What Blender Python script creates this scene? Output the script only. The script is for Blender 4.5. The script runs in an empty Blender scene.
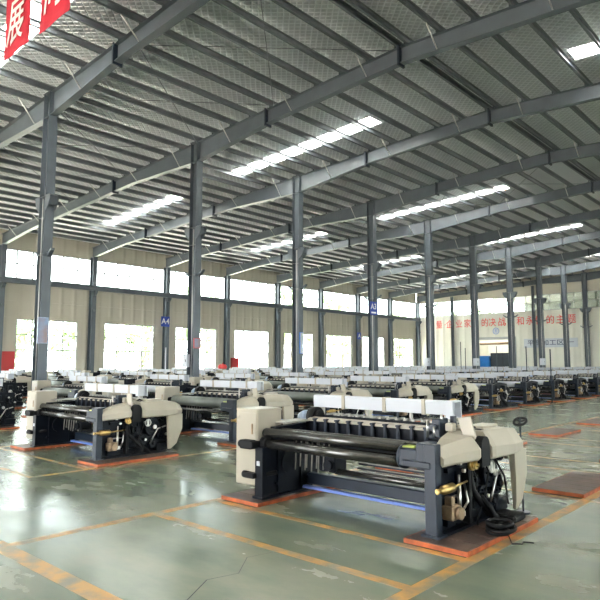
import bpy, math, random
from mathutils import Vector, Matrix
random.seed(7)
sc = bpy.context.scene
C = sc.collection
PI = math.pi
ORD = ['first', 'second', 'third', 'fourth', 'fifth', 'sixth', 'seventh', 'eighth', 'ninth', 'tenth', 'eleventh', 'twelfth',
       'thirteenth', 'fourteenth', 'fifteenth', 'sixteenth', 'seventeenth', 'eighteenth', 'nineteenth', 'twentieth', 'twenty-first',
       'twenty-second', 'twenty-third', 'twenty-fourth', 'twenty-fifth', 'twenty-sixth', 'twenty-seventh', 'twenty-eighth', 'twenty-ninth', 'thirtieth']

# ------------------------------------------------------------------ materials
def mat(name, col, rough=0.5, metal=0.0, var=0.0, vscale=4.0, bump=0.0, bscale=30.0, col2=None, spec=0.5):
    m = bpy.data.materials.new(name); m.use_nodes = True
    nt = m.node_tree; N = nt.nodes; L = nt.links
    b = N['Principled BSDF']
    b.inputs['Base Color'].default_value = (*col, 1)
    b.inputs['Roughness'].default_value = rough
    b.inputs['Metallic'].default_value = metal
    b.inputs['Specular IOR Level'].default_value = spec
    tc = N.new('ShaderNodeTexCoord')
    if var > 0 or col2:
        n = N.new('ShaderNodeTexNoise'); n.inputs['Scale'].default_value = vscale; n.inputs['Detail'].default_value = 5
        L.new(tc.outputs['Object'], n.inputs['Vector'])
        r = N.new('ShaderNodeValToRGB')
        r.color_ramp.elements[0].position = 0.35; r.color_ramp.elements[1].position = 0.68
        c2 = col2 if col2 else tuple(max(0, c * (1 - var)) for c in col)
        r.color_ramp.elements[0].color = (*c2, 1); r.color_ramp.elements[1].color = (*col, 1)
        L.new(n.outputs['Fac'], r.inputs['Fac']); L.new(r.outputs['Color'], b.inputs['Base Color'])
    if bump > 0:
        n2 = N.new('ShaderNodeTexNoise'); n2.inputs['Scale'].default_value = bscale
        L.new(tc.outputs['Object'], n2.inputs['Vector'])
        bp = N.new('ShaderNodeBump'); bp.inputs['Strength'].default_value = bump; bp.inputs['Distance'].default_value = 0.01
        L.new(n2.outputs['Fac'], bp.inputs['Height']); L.new(bp.outputs['Normal'], b.inputs['Normal'])
    return m

M = {}
M['navy'] = mat('navy_enamel', (0.0025, 0.0048, 0.011), 0.42, 0, 0.4, 6, spec=0.2)
M['slate'] = mat('slate_enamel', (0.016, 0.025, 0.042), 0.38, 0, 0.25, 5, spec=0.4)
M['cream'] = mat('cream_enamel', (0.45, 0.405, 0.325), 0.38, 0, 0.10, 2.5)
M['chrome'] = mat('bright_steel', (0.62, 0.60, 0.57), 0.28, 1.0, 0.15, 8)
M['roller'] = mat('dark_roller_steel', (0.11, 0.108, 0.102), 0.24, 0.8, 0.3, 3)
M['cloth'] = mat('grey_green_roller_sleeve', (0.20, 0.22, 0.20), 0.42, 0.3, 0.3, 3)
M['brass'] = mat('brass', (0.60, 0.42, 0.16), 0.32, 0.9, 0.3, 9)
M['bronze'] = mat('cast_bronze', (0.42, 0.30, 0.19), 0.5, 0.5, 0.4, 14)
M['white'] = mat('white_coated_sheet', (0.60, 0.62, 0.67), 0.42, 0, 0.04, 3)
M['alu'] = mat('brushed_aluminium', (0.42, 0.40, 0.36), 0.45, 0.4, 0.15, 8)
M['black'] = mat('black_rubber', (0.006, 0.006, 0.007), 0.6, spec=0.25)
M['blue'] = mat('blue_painted_bar', (0.22, 0.33, 0.80), 0.35, 0, 0.1, 4)
M['wrap'] = mat('pale_blue_wrap', (0.42, 0.52, 0.72), 0.3, 0, 0.4, 16)
M['steel'] = mat('grey_structural_paint', (0.105, 0.125, 0.148), 0.34, 0, 0.18, 1.5)
M['purlin'] = mat('grey_purlin_paint', (0.17, 0.19, 0.21), 0.38, 0.2, 0.2, 2)
M['rod'] = mat('galvanised_rod', (0.6, 0.6, 0.58), 0.4, 0.5)
M['frame'] = mat('grey_white_window_frame', (0.42, 0.43, 0.43), 0.5)
M['red'] = mat('red_paint', (0.55, 0.03, 0.03), 0.45)
M['banner'] = mat('red_banner_cloth', (0.62, 0.022, 0.05), 0.75, 0, 0.1, 3, 0.1, 60)
M['redchar'] = mat('red_lettering', (0.80, 0.07, 0.07), 0.6)
M['whitechar'] = mat('white_lettering', (0.9, 0.9, 0.88), 0.6)
M['signblue'] = mat('sign_blue', (0.02, 0.06, 0.36), 0.45)
M['darkchar'] = mat('dark_lettering', (0.04, 0.05, 0.12), 0.6)
M['bluebox'] = mat('bright_blue_tarpaulin', (0.015, 0.22, 0.75), 0.5, 0, 0.2, 2)
M['greenbit'] = mat('yellow_green_cap', (0.45, 0.52, 0.12), 0.5)
M['bark'] = mat('bark', (0.12, 0.09, 0.06), 0.9, 0, 0.4, 8)
M['leaf'] = mat('leaves', (0.30, 0.42, 0.20), 0.8, 0, 0.3, 3, 0.6, 6)
M['outground'] = mat('outdoor_paving', (0.58, 0.53, 0.46), 0.9, 0, 0.2, 0.3)
M['poster'] = mat('poster_print', (0.25, 0.34, 0.52), 0.4, 0, 0.3, 3, col2=(0.30, 0.22, 0.24))
M['plate'] = mat('worn_steel_plate', (0.155, 0.10, 0.075), 0.42, 0.1, 0.5, 3, 0.2, 40, col2=(0.075, 0.052, 0.045))
M['orange'] = mat('orange_edge_paint', (0.60, 0.135, 0.035), 0.5, 0, 0.6, 7)

def corrugated(name, col, axis, period, depth=0.02, rough=0.5):
    m = mat(name, col, rough, 0, 0.08, 0.4)
    nt = m.node_tree; N = nt.nodes; L = nt.links
    b = N['Principled BSDF']; tc = N.new('ShaderNodeTexCoord')
    w = N.new('ShaderNodeTexWave'); w.wave_type = 'BANDS'; w.bands_direction = axis; w.wave_profile = 'SIN'
    w.inputs['Scale'].default_value = 0.314159 / period
    L.new(tc.outputs['Object'], w.inputs['Vector'])
    p = N.new('ShaderNodeMath'); p.operation = 'POWER'; p.inputs[1].default_value = 4
    L.new(w.outputs['Fac'], p.inputs[0])
    bp = N.new('ShaderNodeBump'); bp.inputs['Strength'].default_value = 0.9; bp.inputs['Distance'].default_value = depth
    L.new(p.outputs[0], bp.inputs['Height']); L.new(bp.outputs['Normal'], b.inputs['Normal'])
    return m
M['wallside'] = corrugated('beige_ribbed_cladding_side', (0.55, 0.505, 0.42), 'Y', 0.9, 0.05)
M['wallend'] = corrugated('cream_ribbed_cladding_end', (0.80, 0.77, 0.68), 'X', 0.9, 0.05)

def foil():
    m = bpy.data.materials.new('foil_insulation_with_netting'); m.use_nodes = True
    nt = m.node_tree; N = nt.nodes; L = nt.links; b = N['Principled BSDF']
    tc = N.new('ShaderNodeTexCoord')
    def lines(rot, period, power):
        mp = N.new('ShaderNodeMapping'); mp.inputs['Rotation'].default_value = (0, 0, rot)
        L.new(tc.outputs['Object'], mp.inputs['Vector'])
        w = N.new('ShaderNodeTexWave'); w.wave_type = 'BANDS'; w.bands_direction = 'X'
        w.inputs['Scale'].default_value = 0.314159 / period
        w.inputs['Distortion'].default_value = 0.6; w.inputs['Detail Scale'].default_value = 0.6
        L.new(mp.outputs[0], w.inputs['Vector'])
        p = N.new('ShaderNodeMath'); p.operation = 'POWER'; p.inputs[1].default_value = power
        L.new(w.outputs['Fac'], p.inputs[0]); return p
    a = lines(PI / 4, 0.17, 6); c = lines(-PI / 4, 0.17, 6)
    mx = N.new('ShaderNodeMath'); mx.operation = 'MAXIMUM'
    L.new(a.outputs[0], mx.inputs[0]); L.new(c.outputs[0], mx.inputs[1])
    nz = N.new('ShaderNodeTexNoise'); nz.inputs['Scale'].default_value = 2.6; nz.inputs['Detail'].default_value = 6
    L.new(tc.outputs['Object'], nz.inputs['Vector'])
    ad = N.new('ShaderNodeMath'); ad.operation = 'MULTIPLY_ADD'; ad.inputs[1].default_value = -0.7
    L.new(mx.outputs[0], ad.inputs[0]); L.new(nz.outputs['Fac'], ad.inputs[2])
    bp = N.new('ShaderNodeBump'); bp.inputs['Strength'].default_value = 1.0; bp.inputs['Distance'].default_value = 0.09
    L.new(ad.outputs[0], bp.inputs['Height']); L.new(bp.outputs['Normal'], b.inputs['Normal'])
    r = N.new('ShaderNodeMix'); r.data_type = 'RGBA'
    r.inputs[6].default_value = (0.66, 0.68, 0.70, 1); r.inputs[7].default_value = (0.88, 0.90, 0.92, 1)
    L.new(mx.outputs[0], r.inputs[0]); L.new(r.outputs[2], b.inputs['Base Color'])
    b.inputs['Metallic'].default_value = 0.8; b.inputs['Roughness'].default_value = 0.40
    return m
M['foil'] = foil()

def floor_mat():
    m = bpy.data.materials.new('worn_green_floor_coating'); m.use_nodes = True
    nt = m.node_tree; N = nt.nodes; L = nt.links; b = N['Principled BSDF']
    tc = N.new('ShaderNodeTexCoord')
    def noise(scale, detail, mapscale=(1, 1, 1)):
        mp = N.new('ShaderNodeMapping'); mp.inputs['Scale'].default_value = mapscale
        L.new(tc.outputs['Object'], mp.inputs['Vector'])
        n = N.new('ShaderNodeTexNoise'); n.inputs['Scale'].default_value = scale; n.inputs['Detail'].default_value = detail
        L.new(mp.outputs[0], n.inputs['Vector']); return n
    n1 = noise(0.35, 4, (1, 0.7, 1)); n2 = noise(1.1, 9, (0.8, 1.6, 1)); n2.inputs['Roughness'].default_value = 0.58; n3 = noise(14, 4)
    r1 = N.new('ShaderNodeValToRGB'); e = r1.color_ramp.elements
    e[0].position = 0.30; e[0].color = (0.072, 0.128, 0.098, 1)
    e[1].position = 0.74; e[1].color = (0.31, 0.285, 0.20, 1)
    q = e.new(0.52); q.color = (0.185, 0.215, 0.155, 1)
    ad = N.new('ShaderNodeMath'); ad.operation = 'ADD'
    mu = N.new('ShaderNodeMath'); mu.operation = 'MULTIPLY'; mu.inputs[1].default_value = 0.5
    mu2 = N.new('ShaderNodeMath'); mu2.operation = 'MULTIPLY'; mu2.inputs[1].default_value = 0.5
    L.new(n1.outputs['Fac'], mu.inputs[0]); L.new(n2.outputs['Fac'], mu2.inputs[0])
    L.new(mu.outputs[0], ad.inputs[0]); L.new(mu2.outputs[0], ad.inputs[1])
    L.new(ad.outputs[0], r1.inputs['Fac'])
    L.new(r1.outputs['Color'], b.inputs['Base Color'])
    rr = N.new('ShaderNodeMapRange'); rr.inputs[1].default_value = 0.3; rr.inputs[2].default_value = 0.75
    rr.inputs[3].default_value = 0.15; rr.inputs[4].default_value = 0.33
    L.new(n2.outputs['Fac'], rr.inputs[0]); L.new(rr.outputs[0], b.inputs['Roughness'])
    bp = N.new('ShaderNodeBump'); bp.inputs['Strength'].default_value = 0.05; bp.inputs['Distance'].default_value = 0.002
    L.new(n2.outputs['Fac'], bp.inputs['Height']); L.new(bp.outputs['Normal'], b.inputs['Normal'])
    b.inputs['Specular IOR Level'].default_value = 0.6
    return m
M['floor'] = floor_mat()

def line_mat():
    m = mat('worn_yellow_line_paint', (0.62, 0.33, 0.07), 0.4)
    nt = m.node_tree; N = nt.nodes; L = nt.links; b = N['Principled BSDF']
    tc = N.new('ShaderNodeTexCoord'); n = N.new('ShaderNodeTexNoise'); n.inputs['Scale'].default_value = 5; n.inputs['Detail'].default_value = 8
    L.new(tc.outputs['Object'], n.inputs['Vector'])
    r = N.new('ShaderNodeValToRGB'); e = r.color_ramp.elements
    e[0].position = 0.38; e[0].color = (0.21, 0.20, 0.13, 1); e[1].position = 0.60; e[1].color = (0.56, 0.30, 0.075, 1)
    L.new(n.outputs['Fac'], r.inputs['Fac']); L.new(r.outputs['Color'], b.inputs['Base Color'])
    b.inputs['Roughness'].default_value = 0.32
    return m
M['line'] = line_mat()

def glass_mat(name, tint, transp):
    m = bpy.data.materials.new(name); m.use_nodes = True
    nt = m.node_tree; N = nt.nodes; L = nt.links
    N.remove(N['Principled BSDF'])
    t = N.new('ShaderNodeBsdfTransparent'); t.inputs[0].default_value = (*tint, 1)
    g = N.new('ShaderNodeBsdfGlossy'); g.inputs['Roughness'].default_value = 0.05
    mx = N.new('ShaderNodeMixShader'); mx.inputs[0].default_value = 1 - transp
    L.new(t.outputs[0], mx.inputs[1]); L.new(g.outputs[0], mx.inputs[2]); L.new(mx.outputs[0], N['Material Output'].inputs[0])
    return m
M['glass'] = glass_mat('window_glass', (0.93, 0.97, 0.95), 0.94)
def skylight_mat():
    m = bpy.data.materials.new('translucent_roof_sheet'); m.use_nodes = True
    nt = m.node_tree; N = nt.nodes; L = nt.links
    N.remove(N['Principled BSDF'])
    g = N.new('ShaderNodeBsdfTranslucent'); g.inputs[0].default_value = (0.86, 0.87, 0.84, 1)
    L.new(g.outputs[0], N['Material Output'].inputs[0])
    return m
M['skylight'] = skylight_mat()

# ------------------------------------------------------------------ mesh builder
class MB:
    def __init__(s): s.v = []; s.f = []; s.sm = []
    def add(s, vs, fs, smooth=False):
        o = len(s.v); s.v += [tuple(p) for p in vs]
        for f in fs: s.f.append(tuple(i + o for i in f)); s.sm.append(smooth)
        return s
    def box(s, x0, x1, y0, y1, z0, z1, bv=0.0):
        if x0 > x1: x0, x1 = x1, x0
        if y0 > y1: y0, y1 = y1, y0
        if z0 > z1: z0, z1 = z1, z0
        if bv <= 0:
            vs = [(x, y, z) for z in (z0, z1) for y in (y0, y1) for x in (x0, x1)]
            return s.add(vs, [(0, 2, 3, 1), (4, 5, 7, 6), (0, 1, 5, 4), (2, 6, 7, 3), (0, 4, 6, 2), (1, 3, 7, 5)])
        b = min(bv, (x1 - x0) / 2.01, (y1 - y0) / 2.01, (z1 - z0) / 2.01)
        # chamfered box: three rings of 4-gon pairs
        def ring(z, i):
            return [(x0 + i, y0, z), (x1 - i, y0, z), (x1, y0 + i, z), (x1, y1 - i, z), (x1 - i, y1, z), (x0 + i, y1, z), (x0, y1 - i, z), (x0, y0 + i, z)]
        def ring2(z):
            return [(x0 + b, y0 + b, z)] * 0 + [(x0 + b, y0 + b, z), (x1 - b, y0 + b, z), (x1 - b, y0 + b, z), (x1 - b, y1 - b, z), (x1 - b, y1 - b, z), (x0 + b, y1 - b, z), (x0 + b, y1 - b, z), (x0 + b, y0 + b, z)]
        vs = [(x0 + b, y0 + b, z0), (x1 - b, y0 + b, z0), (x1 - b, y1 - b, z0), (x0 + b, y1 - b, z0)]
        vs += ring(z0 + b, b) + ring(z1 - b, b)
        vs += [(x0 + b, y0 + b, z1), (x1 - b, y0 + b, z1), (x1 - b, y1 - b, z1), (x0 + b, y1 - b, z1)]
        fs = [(3, 2, 1, 0), (20, 21, 22, 23)]
        for k in range(8): fs.append((4 + k, 4 + (k + 1) % 8, 12 + (k + 1) % 8, 12 + k))
        for k in range(4):
            n = (k + 1) % 4
            fs.append((k, n, 4 + 2 * k + 1, 4 + 2 * k)); fs.append((n, 4 + (2 * k + 2) % 8, 4 + 2 * k + 1))
            fs.append((20 + k, 12 + 2 * k, 12 + 2 * k + 1, 20 + n)); fs.append((20 + n, 12 + 2 * k + 1, 12 + (2 * k + 2) % 8))
        return s.add(vs, fs)
    def prism(s, pts, a0, a1, axis='x'):
        # polygon pts in the two other axes, extruded along axis
        n = len(pts)
        def mk(a, p):
            return {'x': (a, p[0], p[1]), 'y': (p[0], a, p[1]), 'z': (p[0], p[1], a)}[axis]
        vs = [mk(a0, p) for p in pts] + [mk(a1, p) for p in pts]
        fs = [tuple(range(n))[::-1], tuple(range(n, 2 * n))]
        for i in range(n): fs.append((i, (i + 1) % n, n + (i + 1) % n, n + i))
        return s.add(vs, fs)
    def rings(s, rings, closed_ends=True, smooth=True):
        # list of rings (equal count), lofted
        n = len(rings[0]); o = len(s.v)
        vs = [p for r in rings for p in r]; fs = []
        for k in range(len(rings) - 1):
            for i in range(n):
                fs.append((k * n + i, k * n + (i + 1) % n, (k + 1) * n + (i + 1) % n, (k + 1) * n + i))
        s.add(vs, fs, smooth)
        if closed_ends:
            s.f.append(tuple(range(o, o + n))[::-1]); s.sm.append(False)
            q = o + (len(rings) - 1) * n
            s.f.append(tuple(range(q, q + n))); s.sm.append(False)
        return s
    def tube(s, pts, r, seg=8):
        pts = [Vector(p) for p in pts]; rs = r if isinstance(r, (list, tuple)) else [r] * len(pts)
        out = []; up = None
        for i, p in enumerate(pts):
            if i == 0: d = pts[1] - p
            elif i == len(pts) - 1: d = p - pts[i - 1]
            else: d = (pts[i + 1] - p).normalized() + (p - pts[i - 1]).normalized()
            d = d.normalized()
            if up is None: up = Vector((0, 0, 1)) if abs(d.z) < 0.9 else Vector((1, 0, 0))
            a = d.cross(up)
            if a.length < 1e-4: a = d.cross(Vector((0, 1, 0)))
            a.normalize(); b = a.cross(d).normalized(); up = b
            out.append([tuple(p + (a * math.cos(t) + b * math.sin(t)) * rs[i]) for t in [2 * PI * k / seg for k in range(seg)]])
        return s.rings(out)
    def cyl(s, c, axis, r, l, seg=16):
        c = Vector(c); d = {'x': Vector((1, 0, 0)), 'y': Vector((0, 1, 0)), 'z': Vector((0, 0, 1))}[axis]
        return s.tube([c - d * l / 2, c + d * l / 2], r, seg)
    def torus(s, c, axis, R, r, seg=20, rs=6, tilt=None):
        c = Vector(c)
        ex, ey = {'x': (Vector((0, 1, 0)), Vector((0, 0, 1))), 'y': (Vector((1, 0, 0)), Vector((0, 0, 1))), 'z': (Vector((1, 0, 0)), Vector((0, 1, 0)))}[axis]
        if tilt: q = Matrix.Rotation(tilt[1], 3, tilt[0]); ex = q @ ex; ey = q @ ey
        ez = ex.cross(ey); vs = []; fs = []
        for i in range(seg):
            t = 2 * PI * i / seg; d = ex * math.cos(t) + ey * math.sin(t)
            for j in range(rs):
                u = 2 * PI * j / rs; vs.append(c + d * (R + r * math.cos(u)) + ez * r * math.sin(u))
        for i in range(seg):
            for j in range(rs):
                fs.append((i * rs + j, ((i + 1) % seg) * rs + j, ((i + 1) % seg) * rs + (j + 1) % rs, i * rs + (j + 1) % rs))
        return s.add(vs, fs, True)

def islands(mb):
    par = list(range(len(mb.v)))
    def find(i):
        while par[i] != i: par[i] = par[par[i]]; i = par[i]
        return i
    for f in mb.f:
        for i in f[1:]: par[find(f[0])] = find(i)
    out = {}
    for f, sm in zip(mb.f, mb.sm):
        m, ix = out.setdefault(find(f[0]), (MB(), {}))
        for i in f:
            if i not in ix: ix[i] = len(m.v); m.v.append(mb.v[i])
        m.f.append(tuple(ix[i] for i in f)); m.sm.append(sm)
    return [m for m, _ in out.values()]
SPLIT = {'shaft_end', 'piston_rod', 'pin', 'rail_post', 'tie_rod', 'tie_rod_edge', 'spring', 'take_up_roller', 'harness_hook'}
def mesh_of(name, items, dz=0.0):
    """items: list of (MB, material)"""
    me = bpy.data.meshes.new(name)
    V = []; F = []; MI = []; S = []; mats = []
    for mb, m in items:
        if m not in mats: mats.append(m)
        o = len(V); V += [(x, y, z - dz) for x, y, z in mb.v]
        F += [tuple(i + o for i in f) for f in mb.f]; MI += [mats.index(m)] * len(mb.f); S += mb.sm
    me.from_pydata(V, [], F)
    for m in mats: me.materials.append(m)
    me.polygons.foreach_set('material_index', MI); me.polygons.foreach_set('use_smooth', S)
    me.update(); me.validate()
    import bmesh
    bm = bmesh.new(); bm.from_mesh(me); bmesh.ops.recalc_face_normals(bm, faces=bm.faces); bm.to_mesh(me); bm.free()
    return me

def tag(o, label=None, cat=None, group=None, kind=None):
    if label: o['label'] = label
    if cat: o['category'] = cat
    if group: o['group'] = group
    if kind: o['kind'] = kind
    return o
def obj(name, mb, m, parent=None, label=None, dz=0.0):
    items = mb if isinstance(mb, list) else [(mb, m)]
    o = bpy.data.objects.new(name, mesh_of(name, items, dz)); C.objects.link(o)
    if parent: o.parent = parent
    if label: o['label'] = label
    return o
def thing(name, label, cat, loc=(0, 0, 0), group=None):
    o = bpy.data.objects.new(name, None); C.objects.link(o); o.location = loc; o.empty_display_size = 0.2
    return tag(o, label, cat, group)
def struct(name, mb, m):
    return tag(obj(name, mb, m), kind='structure')
def copy_tree(o, parent=None):
    c = o.copy(); C.objects.link(c)
    if parent: c.parent = parent
    for ch in list(o.children): copy_tree(ch, c)
    return c

# ------------------------------------------------------------------ dimensions
BAY = 6.0
XW, XI, XR, XI2, XW2 = -38.1, -18.86, -9.2, 0.46, 19.7
YE = 62.52; YB = -9.48
def zr(X): return 10.86 - 0.05 * abs(X - XR)      # top of rafters
def zs(X): return zr(X) + 0.35                    # underside of roof sheet
YR = [2.52 + BAY * k for k in range(0, 11)]       # rafter lines

# ------------------------------------------------------------------ floor, ground
struct('floor', MB().box(XW - 0.1, XW2 + 0.1, YB, YE + 6, -0.2, 0), M['floor'])
gm = MB(); gm.box(-140, XW - 0.1, -60, 140, -0.3, -0.1); gm.box(XW2 + 0.1, 120, -60, 140, -0.3, -0.1)
gm.box(XW - 0.1, XW2 + 0.1, -60, YB, -0.3, -0.1); gm.box(XW - 0.1, XW2 + 0.1, YE + 6, 140, -0.3, -0.1)
struct('ground', gm, M['outground'])

# ------------------------------------------------------------------ side walls, windows
CL0, CL1 = 6.8, 8.62
WZ0, WZ1 = 0.95, 4.3
def side_wall(name, X, sgn, ztop, first):
    mb = MB(); xo = X - sgn * 0.12
    wins = []
    y = YB
    k = 0
    ys = [2.52 + BAY * i for i in range(-2, 10)]
    wins = [(a + 1.1, a + 5.15) for a in ys]
    mb.box(xo, X, YB, YE, -0.1, WZ0); mb.box(xo, X, YB, YE, WZ1, CL0); mb.box(xo, X, YB, YE, CL1, ztop)
    prev = YB
    for a, b in wins:
        mb.box(xo, X, prev, a, WZ0, WZ1); prev = b
    mb.box(xo, X, prev, YE, WZ0, WZ1)
    struct(name, mb, M['wallside'])
    return wins
winsL = side_wall('wall_left', XW, 1, zs(XW), True)
winsR = side_wall('wall_right', XW2, -1, zs(XW2), True)
wn = 0
def window(X, sgn, a, b, z0, z1, nv, hs, extra_low=0):
    global wn
    wn += 1
    x0, x1 = X - sgn * 0.09, X - sgn * 0.03
    f = MB(); t = 0.035
    f.box(x0, x1, a, b, z0, z0 + 0.07); f.box(x0, x1, a, b, z1 - 0.07, z1)
    f.box(x0, x1, a, a + 0.07, z0, z1); f.box(x0, x1, b - 0.07, b, z0, z1)
    for i in range(1, nv): y = a + (b - a) * i / nv; f.box(x0, x1, y - t * 1.3, y + t * 1.3, z0, z1)
    for h in hs: f.box(x0, x1, a, b, h - t, h + t)
    if extra_low:
        for i in range(nv): y = a + (b - a) * (i + 0.5) / nv; f.box(x0, x1, y - t * .7, y + t * .7, z0, extra_low)
    r = obj('window_%d' % wn, f, M['frame']); tag(r, kind='structure')
    g = obj('pane', MB().box((x0 + x1) / 2 - 0.004, (x0 + x1) / 2 + 0.004, a, b, z0, z1), M['glass'], r)
    return r
for a, b in winsL[1:]: window(XW, 1, a, b, WZ0, WZ1, 4, [2.35, 3.3], 2.35)
for a, b in winsR[2:]: window(XW2, -1, a, b, WZ0, WZ1, 4, [2.35, 3.3])
for X, sgn in ((XW, 1), (XW2, -1)):
    for i in range(-2, 10):
        a = 2.52 + BAY * i
        window(X, sgn, a, a + BAY, CL0, CL1, 6, [CL0 + 0.95])

# crane rail beam running below the clerestory
for nm, X, sgn in (('trim_1', XW, 1), ('trim_2', XW2, -1)):
    t = MB(); x = X + sgn * 0.55
    t.box(x - 0.11, x + 0.11, YB, YE, 6.72, 6.74); t.box(x - 0.012, x + 0.012, YB, YE, 6.44, 6.72); t.box(x - 0.11, x + 0.11, YB, YE, 6.42, 6.44)
    struct(nm, t, M['steel'])
t = MB()
for z in (WZ1 + 0.06, 5.4): t.box(XW, XW + 0.06, YB, YE, z, z + 0.05)
struct('trim_3', t, M['wallside'])

# ------------------------------------------------------------------ end wall
DX0, DX1, DZ = -30.3, -26.2, 4.0
e = MB(); y0, y1 = YE + 0.12, YE + 0.28
e.box(XW, DX0, y0, y1, -0.1, CL0 + 0.1); e.box(DX1, XW2, y0, y1, -0.1, CL0 + 0.1); e.box(DX0, DX1, y0, y1, DZ, CL0 + 0.1)
struct('wall_end', e, M['wallend'])
def gable(y0, y1, z0):
    return [(XW, z0), (XW2, z0), (XW2, zs(XW2)), (XR, zs(XR)), (XW, zs(XW))]
e = MB(); e.prism(gable(y0, y1, CL1 - 0.05), y0, y1, 'y')
struct('wall_gable', e, M['wallside'])
x = XW; k = 0
def window_end(a, b):
    global wn
    wn += 1; f = MB(); t = 0.03; yy = (y0 + y1) / 2
    z0, z1 = CL0 + 0.1, CL1 - 0.05
    f.box(a, b, yy - .03, yy + .03, z0, z0 + .06); f.box(a, b, yy - .03, yy + .03, z1 - .06, z1); f.box(a, b, yy - .03, yy + .03, z0 + .8, z0 + .86)
    n = max(1, int((b - a) / 1.0))
    for i in range(n + 1):
        xx = a + (b - a) * i / n; f.box(max(a, xx - t), min(b, xx + t), yy - .03, yy + .03, z0, z1)
    r = obj('window_%d' % wn, f, M['frame']); tag(r, kind='structure')
    obj('pane', MB().box(a, b, yy - .004, yy + .004, z0, z1), M['glass'], r)
xs = [XW + i * (XW2 - XW) / 12 for i in range(13)]
for a, b in zip(xs, xs[1:]): window_end(a, b)
e = MB(); e.box(DX0 - 0.15, DX1 + 0.15, YE + 0.05, YE + 0.12, DZ, DZ + 0.3); e.box(DX0 - 0.15, DX0, YE + 0.05, YE + 0.12, 0, DZ); e.box(DX1, DX1 + 0.15, YE + 0.05, YE + 0.12, 0, DZ)
struct('door_1', e, M['frame'])
# annex behind the door
e = MB(); e.box(-33, -32.9, YE + 0.3, YE + 6, 0, 5); e.box(-23.1, -23, YE + 0.3, YE + 6, 0, 5); e.box(-33, -23, YE + 5.9, YE + 6, 0, 5)
struct('wall_annex', e, M['wallend'])
e = MB(); e.box(-34.5, 24, YE + 1.5, YE + 24, 9.9, 10.1); e.box(-34.5, 24, YE + 23.8, YE + 24, 0, 9.9); e.box(23.8, 24, YE + 6, YE + 24, 0, 9.9)
for i in range(8): e.box(-34.3 + 7 * i, -34.1 + 7 * i, YE + 8, YE + 8.2, 0, 9.9)
struct('wall_neighbour', e, mat('grey_green_neighbour_cladding', (0.16, 0.18, 0.16), 0.7, 0, 0.4, 0.5))
# back wall behind the camera, unseen wide doorways added to let in daylight
e = MB(); e.box(XW, XW2, YB - 0.2, YB, 6.2, 8.0)
for a, b in ((XW, -30), (-24, -13), (-5, XW2)): e.box(a, b, YB - 0.2, YB, -0.1, 6.2)
e.prism(gable(0, 0, 8.0), YB - 0.2, YB, 'y')
struct('wall_back', e, M['wallside'])

# ------------------------------------------------------------------ roof with skylight openings
skyY = [6.5 + 12.2 * k for k in range(-1, 5)]
SW = 0.40
skyX = [(-33.3, -25.4), (-21.2, -13.05), (-5.7, 2.4), (6.0, 14.0)]
holes = [(a, b, y - SW, y + SW) for y in skyY for a, b in skyX]
def roof():
    mb = MB()
    Xs = sorted(set([XW - 0.3, XR, XW2 + 0.3] + [v for h in skyX for v in h]))
    Ys = sorted(set([YB - 0.3, YE + 0.3] + [v for y in skyY for v in (y - SW, y + SW)]))
    for a, b in zip(Xs, Xs[1:]):
        for c, d in zip(Ys, Ys[1:]):
            if any(abs(a - h[0]) < .01 and abs(c - h[2]) < .01 for h in holes): continue
            za, zb = zs(a), zs(b)
            mb.add([(a, c, za), (b, c, zb), (b, d, zb), (a, d, za), (a, c, za + .06), (b, c, zb + .06), (b, d, zb + .06), (a, d, za + .06)],
                   [(0, 3, 2, 1), (4, 5, 6, 7), (0, 1, 5, 4), (1, 2, 6, 5), (2, 3, 7, 6), (3, 0, 4, 7)])
    return mb
struct('ceiling', roof(), M['foil'])
sidename = ['on the window side', 'left of the ridge', 'right of the ridge', 'over the far right']
for j, y in enumerate(skyY):
    for i, (a, b) in enumerate(skyX):
        mb = MB(); za, zb = zs(a) + .02, zs(b) + .02
        mb.add([(a, y - SW, za), (b, y - SW, zb), (b, y + SW, zb), (a, y + SW, za), (a, y - SW, za + .01), (b, y - SW, zb + .01), (b, y + SW, zb + .01), (a, y + SW, za + .01)],
               [(0, 3, 2, 1), (4, 5, 6, 7), (0, 1, 5, 4), (1, 2, 6, 5), (2, 3, 7, 6), (3, 0, 4, 7)])
        tag(obj('skylight', mb, M['skylight']), 'translucent skylight strip in the roof slope %s, %s strip from the front' % (sidename[i], ORD[j]), 'skylight', 'skylight strips in the roof')

# purlins
def purlin_prof(X, w=0.07, h=0.22):
    z0 = zr(X) + 0.02
    return z0, z0 + h
sp = 1.06
n = 0
pur = []
for side, X_end, sgn in (('left', XW, -1), ('right', XW2, 1)):
    k = 0
    while True:
        X = XR + sgn * (0.16 + sp * k)
        if abs(X - XR) > abs(X_end - XR) - 0.15: break
        pur.append((side, k, X)); k += 1
for side, k, X in pur:
    z0 = zr(X) + 0.10; z1 = z0 + 0.20; mb = MB()
    mb.box(X - 0.006, X + 0.006, YB, YE, z0, z1); mb.box(X - 0.006, X + 0.075, YB, YE, z0, z0 + .008)
    mb.box(X - 0.006, X + 0.075, YB, YE, z1 - .008, z1); mb.box(X + .067, X + .075, YB, YE, z0, z0 + .03)
    lab = ('grey channel purlin on the %s slope of the roof, %s from the ridge' % (side, ORD[k]))
    tag(obj('roof_purlin', mb, M['purlin']), lab, 'roof purlin', 'purlins under the roof sheets')

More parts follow.
